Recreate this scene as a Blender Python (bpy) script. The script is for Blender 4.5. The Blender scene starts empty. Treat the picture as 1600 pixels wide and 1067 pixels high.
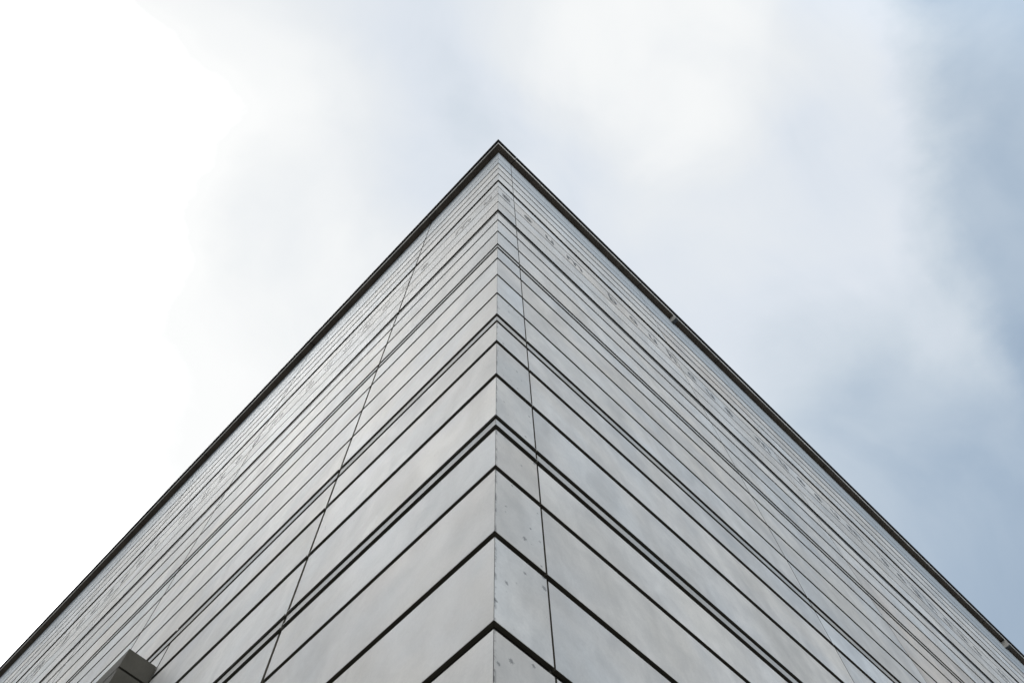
import bpy, bmesh, math, random
from mathutils import Vector, Matrix
random.seed(11)
scene = bpy.context.scene
COL = scene.collection
EYE = 1.6                       # eye height above the pavement; heights below are measured from the eye

# ---------------------------------------------------------------- camera
F_PX, AZ, PITCH, ROLL = 1290.0, 0.78649, 1.237276, -0.0173496
CAM = Vector((-1.64535689, -1.74722657, EYE))
cb, sb = math.cos(PITCH), math.sin(PITCH)
fw = Vector((math.cos(AZ)*cb, math.sin(AZ)*cb, sb))
up = Vector((-math.cos(AZ)*sb, -math.sin(AZ)*sb, cb))
rt = fw.cross(up)
cr, sr = math.cos(ROLL), math.sin(ROLL)
R_ = cr*rt + sr*up
U_ = -sr*rt + cr*up
PPX, PPY = 800-11.605, 533.5-26.256          # principal point in the 1600x1067 photograph
cam = bpy.data.cameras.new('camera')
cam_o = bpy.data.objects.new('camera', cam)
COL.objects.link(cam_o)
cam.sensor_width = 36.0
cam.sensor_fit = 'HORIZONTAL'
cam.lens = F_PX/1600*36
cam.shift_x = (800-PPX)/1600
cam.shift_y = (PPY-533.5)/1600
cam.clip_start = 0.05
cam.clip_end = 2000
m = Matrix((R_, U_, -fw)).transposed().to_4x4()
m.translation = CAM
cam_o.matrix_world = m
scene.camera = cam_o
scene.render.resolution_x, scene.render.resolution_y = 1024, 682

def direction(x, y):
    """world direction seen at photo pixel x, y (used to place clouds and the sun in the sky)"""
    d = fw*F_PX + R_*(x-PPX) - U_*(y-PPY)
    return d.normalized()

def px_of(p):
    d = Vector(p) - CAM
    z = d.dot(fw)
    if z <= 0.05: return None
    return (PPX + F_PX*d.dot(R_)/z, PPY - F_PX*d.dot(U_)/z)

# ---------------------------------------------------------------- exposure
scene.view_settings.view_transform = 'Standard'
scene.view_settings.look = 'None'
scene.view_settings.exposure = 0.0
scene.view_settings.gamma = 1.0

# ---------------------------------------------------------------- sun and sky
SUN_DIR = direction(170, 200)
sun = bpy.data.lights.new('sun', 'SUN')
sun.energy = 0.5
sun.angle = math.radians(30)
sun.color = (1.0, 0.97, 0.92)
sun_o = bpy.data.objects.new('sun', sun)
COL.objects.link(sun_o)
sun_o.rotation_euler = SUN_DIR.to_track_quat('Z', 'Y').to_euler()
sun_o.location = (-20, 20, 60)

world = bpy.data.worlds.new('World')
scene.world = world
world.use_nodes = True
nt = world.node_tree
nt.nodes.clear()
def N(tree, kind, **kw):
    n = tree.nodes.new(kind)
    for k, v in kw.items(): setattr(n, k, v)
    return n
def setin(n, i, v, tree):
    if isinstance(v, bpy.types.NodeSocket): tree.links.new(v, n.inputs[i])
    elif v is not None: n.inputs[i].default_value = v
def mth(tree, op, a, b=None, c=None, clamp=False):
    n = N(tree, 'ShaderNodeMath', operation=op, use_clamp=clamp)
    setin(n, 0, a, tree); setin(n, 1, b, tree); setin(n, 2, c, tree)
    return n.outputs[0]
def maprange(tree, v, a, b, c, d, interp='SMOOTHSTEP'):
    n = N(tree, 'ShaderNodeMapRange', interpolation_type=interp)
    for i, x in enumerate((v, a, b, c, d)): setin(n, i, x, tree)
    return n.outputs[0]
def noise(tree, vec, scale, detail=4, rough=.5, dist=0.0, color=False):
    n = N(tree, 'ShaderNodeTexNoise')
    tree.links.new(vec, n.inputs['Vector'])
    n.inputs['Scale'].default_value = scale
    n.inputs['Detail'].default_value = detail
    n.inputs['Roughness'].default_value = rough
    n.inputs['Distortion'].default_value = dist
    return n.outputs['Color' if color else 'Fac']
def vmath(tree, op, a, b=None, scale=None):
    n = N(tree, 'ShaderNodeVectorMath', operation=op)
    setin(n, 0, a, tree)
    if b is not None: setin(n, 1, b, tree)
    if scale is not None: n.inputs['Scale'].default_value = scale
    return n.outputs['Value'] if op == 'DOT_PRODUCT' else n.outputs['Vector']
def ramp(tree, fac, stops, interp='LINEAR'):
    n = N(tree, 'ShaderNodeValToRGB')
    n.color_ramp.interpolation = interp
    els = n.color_ramp.elements
    while len(els) < len(stops): els.new(0.5)
    for e, (p, c) in zip(els, stops):
        e.position = p; e.color = (*c, 1)
    tree.links.new(fac, n.inputs['Fac'])
    return n.outputs['Color']

tc = N(nt, 'ShaderNodeTexCoord').outputs['Generated']
w1 = vmath(nt, 'SUBTRACT', noise(nt, tc, 3.6, 6, .56, 0.3, True), (.5, .5, .5))
warp = vmath(nt, 'NORMALIZE', vmath(nt, 'ADD', tc, vmath(nt, 'SCALE', w1, scale=.17)))
def blob(c, inner, outer, amp):
    """cloud patch round direction c, full inside the angle to inner, gone beyond the angle to outer"""
    c = direction(*c)
    dt = vmath(nt, 'DOT_PRODUCT', warp, tuple(c))
    return maprange(nt, dt, c.dot(direction(*outer)), c.dot(direction(*inner)), 0.0, amp)
terms = [
    blob((-400, 420), (80, 420), (760, 350), .47),
    blob((60, 250), (90, 250), (430, 270), .60),         # its core, where the sun stands behind the cloud      # thin bright cloud round the hidden sun
    blob((-250, 900), (-120, 720), (120, 330), .30),     # brightening added low left, mostly out of view, to light the left wall
    blob((1610, 520), (1600, 520), (1440, 420), .11),
    blob((2600, 0), (1470, 160), (1335, 200), -.37),   # blue-grey gap on the right
    blob((2100, 1500), (1610, 1010), (1180, 520), -.46),
    blob((1060, 60), (1110, 110), (1235, 260), .24),
    blob((850, 40), (890, 60), (1000, 160), .08),
    blob((1080, 300), (1090, 310), (1250, 420), .08),
    blob((1390, 130), (1400, 150), (1480, 260), .08),
    blob((1310, 560), (1320, 590), (1180, 440), -.12),
    blob((640, 210), (660, 230), (820, 330), -.06),
    blob((780, 190), (790, 200), (860, 260), -.05),
    blob((380, 320), (400, 330), (520, 400), -.07),
]
mpn = N(nt, 'ShaderNodeMapping'); mpn.inputs['Scale'].default_value = (1.0, 1.25, .8); nt.links.new(tc, mpn.inputs['Vector'])
big = mth(nt, 'SUBTRACT', noise(nt, mpn.outputs[0], 5.0, 7, .5, .5), .5)
total = mth(nt, 'ADD', 0.60, mth(nt, 'MULTIPLY', big, .34))
for t in terms: total = mth(nt, 'ADD', total, t)
def lin(*c): return tuple((x/255/12.92 if x < 10 else ((x/255+.055)/1.055)**2.4) for x in c)
ccol = ramp(nt, total, [(0.0, lin(146, 167, 192)), (.20, lin(170, 188, 207)), (.42, lin(203, 214, 225)), (.58, lin(222, 229, 238)),
                        (.72, lin(233, 237, 241)), (.86, lin(245, 247, 248)), (1.0, lin(252, 253, 253))])
# cloud deck brightest round the sun; unseen sky gains added to light the walls
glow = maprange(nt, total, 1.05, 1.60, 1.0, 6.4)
v_out = blob((-1200, 50), (-360, 230), (-20, 300), -.92)  # dimming added beyond the left edge, darkens the left wall's lower reflection
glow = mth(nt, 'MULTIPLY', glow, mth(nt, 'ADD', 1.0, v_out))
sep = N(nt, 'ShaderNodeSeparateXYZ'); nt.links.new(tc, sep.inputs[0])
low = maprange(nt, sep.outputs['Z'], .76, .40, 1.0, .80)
back = maprange(nt, vmath(nt, 'DOT_PRODUCT', tc, tuple(Vector((-.15, -.9, .50)).normalized())), .60, 1.0, 1.0, 2.8)  # bright sky behind the camera, added to lift the right wall
side = maprange(nt, vmath(nt, 'DOT_PRODUCT', tc, tuple(Vector((-.93, .05, .38)).normalized())), .55, .97, 1.0, .85)  # dimming added to the low sky facing the left wall, tones that wall
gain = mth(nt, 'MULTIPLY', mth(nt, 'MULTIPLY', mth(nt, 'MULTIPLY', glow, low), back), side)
warmth = ramp(nt, mth(nt, 'MULTIPLY', mth(nt, 'SUBTRACT', back, 1.0), .5), [(0, (1, 1, 1)), (1, (1.0, .955, .885))])  # warms the added bright sky so the right wall turns less blue
tinted = N(nt, 'ShaderNodeMix', data_type='RGBA', blend_type='MULTIPLY'); tinted.inputs[0].default_value = 1.0
nt.links.new(ccol, tinted.inputs[6]); nt.links.new(warmth, tinted.inputs[7])
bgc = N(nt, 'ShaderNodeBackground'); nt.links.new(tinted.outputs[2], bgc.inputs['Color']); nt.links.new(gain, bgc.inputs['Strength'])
sky = N(nt, 'ShaderNodeTexSky', sky_type='NISHITA', sun_disc=False)
sky.sun_elevation = math.asin(SUN_DIR.z)
sky.sun_rotation = math.atan2(SUN_DIR.x, SUN_DIR.y)
bgs = N(nt, 'ShaderNodeBackground'); nt.links.new(sky.outputs[0], bgs.inputs['Color']); bgs.inputs['Strength'].default_value = .1
mixs = N(nt, 'ShaderNodeMixShader')
cover = maprange(nt, total, .0, .40, .90, 1.0)
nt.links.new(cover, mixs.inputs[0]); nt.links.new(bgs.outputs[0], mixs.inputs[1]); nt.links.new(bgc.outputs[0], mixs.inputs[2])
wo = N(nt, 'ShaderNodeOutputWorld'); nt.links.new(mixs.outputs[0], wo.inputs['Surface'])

# ---------------------------------------------------------------- materials
def new_mat(name):
    mt = bpy.data.materials.new(name); mt.use_nodes = True
    t = mt.node_tree; b = t.nodes['Principled BSDF']
    return mt, t, b
def mulcol(t, a, b, fac=1.0, mode='MULTIPLY'):
    n = N(t, 'ShaderNodeMix', data_type='RGBA', blend_type=mode)
    setin(n, 0, fac, t); setin(n, 6, a, t); setin(n, 7, b, t)
    return n.outputs[2]

def concrete(name, base, pits=1.0, rough=.42, grime=False):
    mt, t, b = new_mat(name)
    oc = N(t, 'ShaderNodeTexCoord').outputs['Object']
    att = N(t, 'ShaderNodeAttribute', attribute_name='tint')
    shf = vmath(t, 'ADD', oc, vmath(t, 'SCALE', att.outputs['Vector'], scale=37.0))   # every cast panel has its own marks
    mp = N(t, 'ShaderNodeMapping'); mp.inputs['Scale'].default_value = (1, 1, .45)
    t.links.new(shf, mp.inputs['Vector'])
    cloudy = noise(t, mp.outputs[0], 1.3, 5, .55, .6)
    blot = noise(t, shf, 5.0, 6, .62, .3)
    fine = noise(t, shf, 70.0, 3, .6)
    v = maprange(t, cloudy, .30, .72, .84, 1.12)
    v = mth(t, 'MULTIPLY', v, maprange(t, blot, .3, .72, .90, 1.08))
    v = mth(t, 'MULTIPLY', v, maprange(t, fine, .3, .7, .97, 1.03))
    # warm and cool mottling of the cement skin
    hue = ramp(t, noise(t, shf, .9, 3, .5, .3), [(.36, (1.018, 1.0, .968)), (.5, (1, 1, 1)), (.64, (.965, .998, 1.03))])
    # air holes
    vo = N(t, 'ShaderNodeTexVoronoi', feature='F1'); vo.inputs['Scale'].default_value = 15.0
    t.links.new(shf, vo.inputs['Vector'])
    sel = noise(t, shf, 2.2, 3, .6)
    rad = maprange(t, sel, .68 - .16*pits, .86 - .14*pits, .0, .12 * pits)
    vs = N(t, 'ShaderNodeSeparateColor'); t.links.new(vo.outputs['Color'], vs.inputs[0])
    rad = mth(t, 'MULTIPLY', rad, maprange(t, vs.outputs[0], .35, 1.0, 0.0, 1.25, 'LINEAR'))
    wob = noise(t, shf, 160.0, 2, .5)
    pit = maprange(t, mth(t, 'SUBTRACT', rad, mth(t, 'MULTIPLY', vo.outputs['Distance'], maprange(t, wob, .3, .7, .7, 1.4))), .0, .03, 0, 1)
    v2 = mth(t, 'MULTIPLY', v, mth(t, 'SUBTRACT', 1.0, mth(t, 'MULTIPLY', pit, .55)))
    # a few soft scuffs
    mp2 = N(t, 'ShaderNodeMapping'); mp2.inputs['Scale'].default_value = (2.2, 2.2, .8)
    t.links.new(shf, mp2.inputs['Vector'])
    sc = maprange(t, noise(t, mp2.outputs[0], 2.0, 7, .68, .8), .66, .80, 1.0, .86)
    v2 = mth(t, 'MULTIPLY', v2, sc)
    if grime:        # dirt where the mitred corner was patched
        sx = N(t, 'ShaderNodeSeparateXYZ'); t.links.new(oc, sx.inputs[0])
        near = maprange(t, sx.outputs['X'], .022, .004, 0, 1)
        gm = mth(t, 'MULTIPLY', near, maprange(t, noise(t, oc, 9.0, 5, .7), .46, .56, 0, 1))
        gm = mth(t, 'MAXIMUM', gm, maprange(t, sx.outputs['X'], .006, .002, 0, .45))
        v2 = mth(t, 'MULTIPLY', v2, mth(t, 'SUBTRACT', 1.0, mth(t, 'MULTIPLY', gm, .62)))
    col = mulcol(t, base + (1,), att.outputs['Color'])
    col = mulcol(t, col, hue)
    cv = N(t, 'ShaderNodeCombineColor')
    for i in range(3): t.links.new(v2, cv.inputs[i])
    col = mulcol(t, col, cv.outputs[0])
    t.links.new(col, b.inputs['Base Color'])
    t.links.new(maprange(t, blot, .3, .7, rough-.03, rough+.06), b.inputs['Roughness'])
    b.inputs['Specular IOR Level'].default_value = .55
    bp = N(t, 'ShaderNodeBump'); bp.inputs['Strength'].default_value = .09; bp.inputs['Distance'].default_value = .004
    hgt = mth(t, 'SUBTRACT', mth(t, 'ADD', mth(t, 'MULTIPLY', fine, .12), mth(t, 'MULTIPLY', blot, .7)), mth(t, 'MULTIPLY', pit, 1.5))
    t.links.new(hgt, bp.inputs['Height']); t.links.new(bp.outputs[0], b.inputs['Normal'])
    return mt

def plain(name, base, rough, metal=0.0, var=.12, scale=6.0):
    mt, t, b = new_mat(name)
    oc = N(t, 'ShaderNodeTexCoord').outputs['Object']
    v = maprange(t, noise(t, oc, scale, 5, .6, .3), .3, .7, 1-var, 1+var)
    cv = N(t, 'ShaderNodeCombineColor')
    for i in range(3): t.links.new(v, cv.inputs[i])
    t.links.new(mulcol(t, base + (1,), cv.outputs[0]), b.inputs['Base Color'])
    b.inputs['Roughness'].default_value = rough; b.inputs['Metallic'].default_value = metal
    return mt

M_CONC = concrete('pale_cast_concrete', (.64, .63, .612), rough=.55)
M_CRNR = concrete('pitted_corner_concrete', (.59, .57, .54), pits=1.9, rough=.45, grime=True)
M_GASK = plain('dark_joint_lining', (.05, .047, .04), .7)
M_EDGE = plain('panel_edge_in_joint', (.10, .09, .07), .8)
M_LIP = plain('brushed_metal_drip', (.40, .40, .40), .6, .1)
M_STRIP = concrete('slim_grey_course', (.47, .47, .46), pits=.2, rough=.62)
M_DSTRIP = plain('dark_grey_course', (.10, .105, .105), .6)
M_TOP = plain('pale_blue_grey_metal', (.42, .46, .49), .55, .1, .05, 2.0)
M_COPE = plain('dark_bronze_soffit', (.15, .118, .09), .6, 0.1, .25, 3.0)
M_CAP = plain('black_coping_metal', (.035, .035, .036), .5, .3)
M_CEDGE = plain('weathered_drip_edge', (.74, .70, .64), .5, .3, .2, 2.0)
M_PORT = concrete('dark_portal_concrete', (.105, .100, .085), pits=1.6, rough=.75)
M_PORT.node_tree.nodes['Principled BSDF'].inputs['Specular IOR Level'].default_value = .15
M_LETT = plain('dark_letter_inlay', (.035, .037, .038), .5)
M_ROOF = plain('roof_gravel', (.2, .2, .19), .95, 0, .2, 20)

# ---------------------------------------------------------------- helpers
SIDE = 34.0
def P(face, s, o, h):
    """point on a facade: s metres from the corner, o metres out from the wall, h above eye level"""
    return (-o, s, h+EYE) if face == 'L' else (s, -o, h+EYE)
def link(name, bm, mats, parent=None, tint=None):
    bmesh.ops.recalc_face_normals(bm, faces=bm.faces)
    me = bpy.data.meshes.new(name); bm.to_mesh(me); bm.free()
    for mm in mats: me.materials.append(mm)
    if tint is not None and 'tint' not in me.attributes:
        at = me.attributes.new('tint', 'FLOAT_COLOR', 'CORNER')
        for d in at.data: d.color = (*tint, 1)
    o = bpy.data.objects.new(name, me); COL.objects.link(o)
    if parent: o.parent = parent
    return o
def prism(bm, rings, mat_side=(), cap=0, tint_layer=None, tint=None):
    """rings: list of equal-length point loops; joins consecutive loops, closes both ends"""
    vs = [[bm.verts.new(p) for p in r] for r in rings]
    n = len(rings[0]); fs = []
    for a, b in zip(vs, vs[1:]):
        for i in range(n):
            f = bm.faces.new((a[i], a[(i+1) % n], b[(i+1) % n], b[i]))
            f.material_index = mat_side[i] if mat_side else 0
            fs.append(f)
    for r in (vs[0], vs[-1]):
        f = bm.faces.new(r); f.material_index = cap; fs.append(f)
    if tint_layer is not None:
        for f in fs:
            for lp in f.loops: lp[tint_layer] = (*tint, 1)
    return fs
DEP, CH = .026, .0015
def panel(bm, face, s0, s1, h0, h1, mitre=False, out=0.0, ch=CH, **kw):
    """cladding panel, cross-section in (o, h) swept along s, chamfered arrises, dark edges in the joints"""
    prof = [(-DEP, h0), (out-ch, h0), (out, h0+ch), (out, h1-ch), (out-ch, h1), (-DEP, h1)]
    def ring(s, m):
        return [P(face, s - (o if m else 0), o, h) for o, h in prof]
    g = .0015 if mitre else 0
    rings = [ring(s0+g, mitre), ring(s1, False)]
    return prism(bm, rings, mat_side=(1, 1 if h0 > 4.6 else 0, 0, 0, 1, 1), cap=1, **kw)

# ---------------------------------------------------------------- the museum building
bld = bpy.data.objects.new('museum_building', None); COL.objects.link(bld)
bld['label'] = 'tall pale concrete building with grooved panelled walls, sharp corner and dark roof edge'
bld['category'] = 'building'

H_TOP = 18.67
# dark lining behind the panels (one closed box)
bm = bmesh.new()
bmesh.ops.create_cube(bm, size=1.0)
for v in bm.verts:
    v.co = (.03 + (v.co.x+.5)*(SIDE-.03), .03 + (v.co.y+.5)*(SIDE-.03), (v.co.z+.5)*(H_TOP+EYE-.02))
link('inner_wall', bm, [M_GASK], bld)

# joints: (height of the middle of the gap, gap). a pair brackets a slim course
J = [(-1.18, .05), (-.49, .05), (.20, .05), (.89, .05), (1.58, .05), (2.27, .058),
     (2.961, .058), (3.655, .058), (4.355, .057), (4.878, .050), (5.030, .044),
     (5.759, .044), (6.484, .046), (7.036, .064), (7.192, .052),
     (7.900, .062), (8.580, .066), (9.284, .070), (9.802, .092), (9.978, .092),
     (10.701, .084), (11.418, .090), (11.965, .11), (12.135, .11),
     (12.803, .055), (13.482, .055), (14.179, .055), (14.797, .26),
     (15.598, .11), (16.294, .11), (16.974, .13), (17.668, .05)]
STRIPS = {4.878: 'light', 7.036: 'light', 9.802: 'light', 11.965: 'dark'}
LIPS = {5.030: .015, 4.878: .016, 5.759: .015, 6.484: .012, 7.192: .010}
J_RIGHT = [0, .38, 4.51, 7.34, 11.47, 14.28, 18.41, 21.22, 25.35, 28.16, SIDE]
J_LEFT = [0, 2.22, 6.47, 10.58, 13.37, 16.18, 20.33, 23.12, 27.27, 30.06, SIDE]
J_LEFT_LOW = [0, 2.22, 4.88, 9.05, 13.37, 16.18, 20.33, 23.12, 27.27, 30.06, SIDE]
PORT_S0, PORT_S1, PORT_H = 4.89, 11.3, 6.68
VG_F = {'L': .036, 'R': .014}

cand = []      # (area seen, face, s0, s1, h0, h1, kind)
def seen_area(face, s0, s1, h0, h1):
    pts = [px_of(P(face, s, 0, h)) for s, h in ((s0, h0), (s1, h0), (s1, h1), (s0, h1))]
    if any(p is None for p in pts): return 0
    # Sutherland-Hodgman against the frame
    def clip(ps, inside, inter):
        out = []
        for i in range(len(ps)):
            a, b = ps[i-1], ps[i]
            if inside(b):
                if not inside(a): out.append(inter(a, b))
                out.append(b)
            elif inside(a): out.append(inter(a, b))
        return out
    for ax, lim, sg in ((0, 0, 1), (0, 1600, -1), (1, 0, 1), (1, 1067, -1)):
        def ins(p): return (p[ax]-lim)*sg >= 0
        def itx(a, b):
            k = (lim-a[ax])/(b[ax]-a[ax]); return (a[0]+k*(b[0]-a[0]), a[1]+k*(b[1]-a[1]))
        pts = clip(pts, ins, itx)
        if len(pts) < 3: return 0
    return abs(sum(pts[i-1][0]*pts[i][1]-pts[i][0]*pts[i-1][1] for i in range(len(pts))))/2

edges = [-EYE+.0] + [j for j in J] + [H_TOP]
for i in range(len(J)+1):
    h0 = -EYE-.2 if i == 0 else J[i-1][0]+J[i-1][1]/2
    h1 = H_TOP-.004 if i == len(J) else J[i][0]-J[i][1]/2
    key = None if i == 0 else J[i-1][0]
    kind = STRIPS.get(key, 'panel')
    if i >= len(J)-1: kind = 'top'
    for face in 'LR':
        VG = VG_F[face]
        js = J_RIGHT if face == 'R' else (J_LEFT_LOW if h1 < 7.1 else J_LEFT)
        for k in range(len(js)-1):
            s0 = js[k] + (VG/2 if k else 0); s1 = js[k+1]-VG/2
            cand.append([seen_area(face, s0, s1, h0, h1), face, s0, s1, h0, h1, kind, k])

def tint_for(face, k, h0):
    v = 1 + random.gauss(0, .030)
    w = random.gauss(0, .010)
    if face == 'R' and k == 3 and 7.5 < h0 < 10.2:                # the browner panels low on the right
        return (1.03*.93, .97*.93, .92*.93)
    if face == 'R' and 14.9 < h0 < 16.2 and k == 2: return (1.0, .96, .93)
    if face == 'R' and k == 2 and 6.9 > h0 > 5.3: w -= .012
    return (v*(1+w), v, v*(1-w))
MATS = {'panel': M_CONC, 'light': M_STRIP, 'dark': M_DSTRIP, 'top': M_TOP}
cand.sort(key=lambda c: -c[0])
rest = bmesh.new(); tl = rest.loops.layers.float_color.new('tint')
n_part = 0
for c in cand:
    area, face, s0, s1, h0, h1, kind, k = c
    tint = tint_for(face, k, h0)
    mitre = k == 0
    out = -.012 if kind == 'dark' else random.uniform(-.0004, .0004)
    if kind == 'panel' and area > 0 and n_part < 99:
        b2 = bmesh.new()
        panel(b2, face, s0, s1, h0, h1, mitre, out)
        o = link('wall_panel', b2, [M_CRNR if (face == 'R' and k == 0) else M_CONC, M_EDGE], bld, tint)
        n_part += 1
    elif kind == 'panel':
        panel(rest, face, s0, s1, h0, h1, mitre, out, tint_layer=tl, tint=tint)
o = link('wall_panel', rest, [M_CONC, M_EDGE], bld); o['kind'] = 'stuff'
# slim courses and the metal band under the roof, one part for each facade and height
done = set()
for c in cand:
    _, face, s0, s1, h0, h1, kind, k = c
    if kind == 'panel' or (face, h0) in done: continue
    done.add((face, h0))
    b2 = bmesh.new(); l2 = b2.loops.layers.float_color.new('tint')
    for d in cand:
        if d[1] == face and d[4] == h0:
            panel(b2, face, d[2], d[3], h0, h1, d[7] == 0, -.010 if kind == 'dark' else 0.0, tint_layer=l2, tint=tint_for(face, d[7], h0))
    link({'top': 'eaves_band'}.get(kind, 'string_course'), b2, [MATS[kind], M_EDGE], bld)
# thin bright metal drips hanging under some courses: a dark shadow line, then the drip
for hj, hh in LIPS.items():
    g = dict(J)[hj]
    for face in 'LR':
        b2 = bmesh.new()
        js = J_RIGHT if face == 'R' else J_LEFT_LOW
        VG = VG_F[face]
        top = hj + g/2 + hh + .001
        for k in range(len(js)-1):
            s0 = js[k] + (VG/2 if k else 0); s1 = js[k+1]-VG/2
            prof = [(.001, top-hh), (.0085, top-hh), (.0095, top-hh+.002), (.0085, top-.003), (.001, top-.001)]
            r = lambda s, mi: [P(face, s - (o if mi else 0), o, h) for o, h in prof]
            prism(b2, [r(s0+(.0015 if k == 0 else 0), k == 0), r(s1, False)], mat_side=(1, 0, 0, 0, 0), cap=1)
        link('drip_trim', b2, [M_LIP, M_EDGE], bld)

# ---------------------------------------------------------------- roof edge
SEC_R = [0, .39, 4.53, 7.32, 11.47, 14.27, 18.41, 21.22, 25.35, 28.16, SIDE]
SEC_L = [0, 2.19, 6.41, 10.58, 13.37, 16.18, 20.33, 23.12, 27.27, 30.06, SIDE]
prof = [(-.25, .03), (-.001, .03), (.126, .03), (.129, 0), (.141, .0), (.149, .02), (.149, .13), (.188, .13), (.188, .215), (-.25, .235)]
pm = (0, 0, 0, 2, 2, 1, 1, 1, 1, 0)
for face, secs in (('L', SEC_L), ('R', SEC_R)):
    for k in range(len(secs)-1):
        s0 = secs[k] + (.006 if k else 0); s1 = secs[k+1]-.006
        b2 = bmesh.new()
        r = lambda s, mi: [P(face, s - (o if mi else 0), o, H_TOP+h) for o, h in prof]
        prism(b2, [r(s0, k == 0), r(s1, False)], mat_side=pm, cap=1)
        link('roof_coping', b2, [M_COPE, M_CAP, M_CEDGE], bld)
        if k:      # cover strip over the joint, standing a little proud
            pass
# closed strip behind the coping joints
b2 = bmesh.new()
for face in 'LR':
    pr = [(-.20, .045), (.108, .045), (.145, .06), (.145, .20), (-.20, .20)]
    prism(b2, [[P(face, 0 - o, o, H_TOP+h) for o, h in pr], [P(face, SIDE, o, H_TOP+h) for o, h in pr]])
link('coping_support', b2, [M_CAP], bld)
b2 = bmesh.new()
prism(b2, [[(.2, .2, z), (SIDE, .2, z), (SIDE, SIDE, z), (.2, SIDE, z)] for z in (H_TOP+EYE-.01, H_TOP+EYE+.10)])
link('flat_roof', b2, [M_ROOF], bld)
# overflow spouts under the right coping: a trough with one pale flange
for s in (5.715, 19.36):
    b2 = bmesh.new()
    def box(bm_, s0, s1, o0, o1, h0, h1, mi=0):
        prism(bm_, [[P('R', s0, o, h) for o, h in ((o0, h0), (o1, h0), (o1, h1), (o0, h1))],
                    [P('R', s1, o, h) for o, h in ((o0, h0), (o1, h0), (o1, h1), (o0, h1))]], mat_side=(mi,)*4, cap=mi)
    box(b2, s-.055, s-.035, .002, .150, H_TOP-.20, H_TOP-.002, 0)
    box(b2, s+.035, s+.055, .002, .150, H_TOP-.20, H_TOP-.002, 1)
    box(b2, s-.034, s+.034, .002, .150, H_TOP-.20, H_TOP-.185, 1)
    box(b2, s-.034, s+.034, .138, .148, H_TOP-.184, H_TOP-.002, 1)
    link('overflow_spout', b2, [M_CEDGE, M_DSTRIP], bld)

# ---------------------------------------------------------------- inscription
XH, ASC, T = .25, .40, .047
def bar(x0, x1, z0, z1): return [[(x0, z0), (x1, z0), (x1, z1), (x0, z1)]]
def arc(cx, cz, r, a0, a1, n=14, ry=None):
    ry = ry or r
    out = []
    for i in range(n):
        a, b_ = math.radians(a0+(a1-a0)*i/n), math.radians(a0+(a1-a0)*(i+1)/n)
        q = lambda rr, k, an: (cx+rr*math.cos(an), cz+k*math.sin(an))
        out.append([q(r-T, ry-T, a), q(r, ry, a), q(r, ry, b_), q(r-T, ry-T, b_)])
    return out
W = .19; Rr = W/2; RY = XH/2
GL = {
 'u': (W, [bar(0, T, Rr, XH), bar(W-T, W, 0, XH), arc(Rr, Rr, Rr, 180, 360)]),
 'h': (W, [bar(0, T, 0, ASC), bar(W-T, W, 0, XH-Rr), arc(Rr, XH-Rr, Rr, 0, 180)]),
 'b': (W, [bar(0, T, 0, ASC), arc(Rr, RY, Rr, 0, 360, 26, RY)]),
 'a': (W, [bar(W-T, W, 0, XH), arc(Rr, RY, Rr, 0, 360, 26, RY)]),
 'e': (W, [bar(T*.8, W-T*.8, RY-T/2, RY+T/2), arc(Rr, RY, Rr, 0, 315, 24, RY)]),
 'm': (.37, [bar(0, T, 0, XH), bar(.185-T/2, .185+T/2, 0, XH-.1), bar(.37-T, .37, 0, XH-.1),
             arc(.0925+T/4, XH-.1, .0925+T/4, 0, 180), arc(.2775-T/4, XH-.1, .0925+T/4, 0, 180)]),
 's': (.19, [arc(.095, XH*.75-T*.25, .095, 20, 270, 16, XH*.25+T*.25), arc(.095, XH*.25+T*.25, .095, -160, 90, 16, XH*.25+T*.25)]),
}
BASE = 13.665
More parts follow.
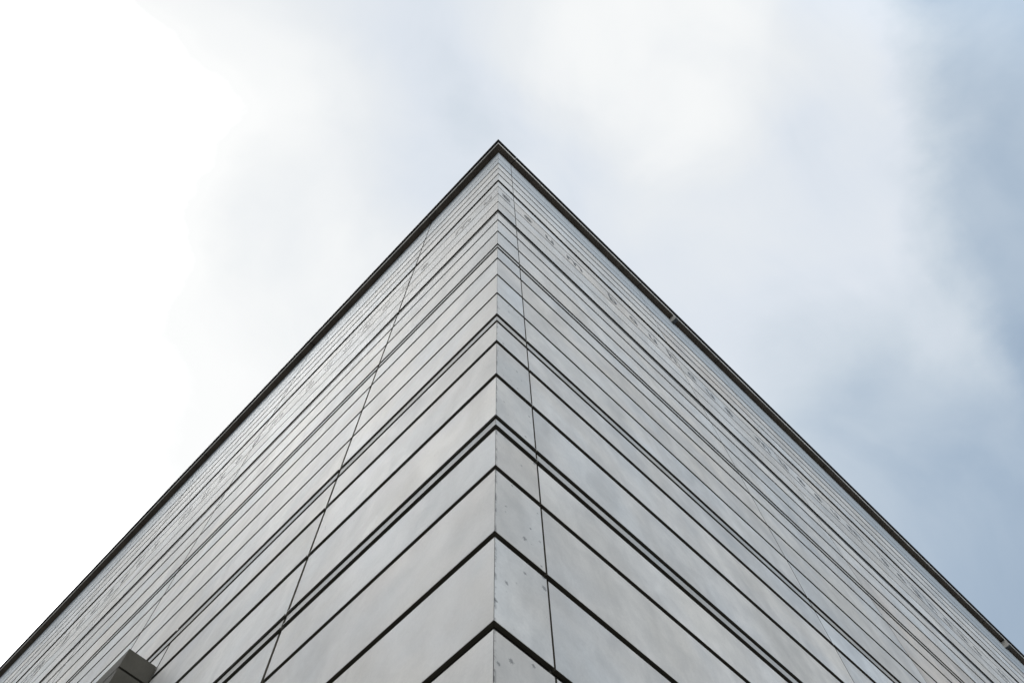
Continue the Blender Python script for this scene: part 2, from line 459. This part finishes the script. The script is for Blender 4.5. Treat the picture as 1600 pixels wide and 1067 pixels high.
def letter(face, ch, sc):
    w, strokes = GL[ch]
    b2 = bmesh.new()
    for n_, st in enumerate(strokes):
        po = .0035 + .0004*n_
        for quad in st:
            loop = []
            for lay in (-.0015, po):
                loop.append([P(face, sc + (x-w/2)*(1 if face == 'R' else -1), lay, BASE+z) for x, z in quad])
            prism(b2, loop)
    bmesh.ops.remove_doubles(b2, verts=b2.verts, dist=1e-5)
    link('inscription_letter', b2, [M_LETT], bld)
def run(face, text, start):
    """text laid outward from the corner; start is the middle of the first letter"""
    s = start; prev = None
    for ch in text:
        if ch == ' ':
            s += .36; continue
        if prev: s += .325 + (GL[prev][0]+GL[ch][0])/2
        letter(face, ch, s); prev = ch
        if s > 29: break
run('R', 'seum ' + 'bauhaus museum '*5, .19)
run('L', 'um ' + 'suahuab muesum '*5, .25)

# ---------------------------------------------------------------- projecting concrete portal on the left wall
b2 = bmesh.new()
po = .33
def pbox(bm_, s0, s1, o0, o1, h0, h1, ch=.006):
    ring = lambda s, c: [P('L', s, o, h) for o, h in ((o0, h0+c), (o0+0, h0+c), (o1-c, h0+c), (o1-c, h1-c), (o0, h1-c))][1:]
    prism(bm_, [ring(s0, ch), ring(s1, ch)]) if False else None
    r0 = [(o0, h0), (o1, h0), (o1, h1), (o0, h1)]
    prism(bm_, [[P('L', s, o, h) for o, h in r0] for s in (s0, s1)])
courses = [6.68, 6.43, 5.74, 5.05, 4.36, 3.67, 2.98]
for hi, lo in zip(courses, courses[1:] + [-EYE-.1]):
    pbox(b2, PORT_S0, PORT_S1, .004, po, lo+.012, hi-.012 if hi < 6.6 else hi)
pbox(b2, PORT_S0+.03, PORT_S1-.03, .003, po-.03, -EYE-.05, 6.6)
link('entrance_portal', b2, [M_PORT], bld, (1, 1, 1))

# ---------------------------------------------------------------- ground
b2 = bmesh.new()
v = [b2.verts.new(p) for p in ((-900, -900, 0), (900, -900, 0), (900, 900, 0), (-900, 900, 0))]
b2.faces.new(v)
g = link('ground', b2, [plain('grey_paving', (.10, .10, .095), .9, 0, .15, 1.5)])
g['kind'] = 'structure'
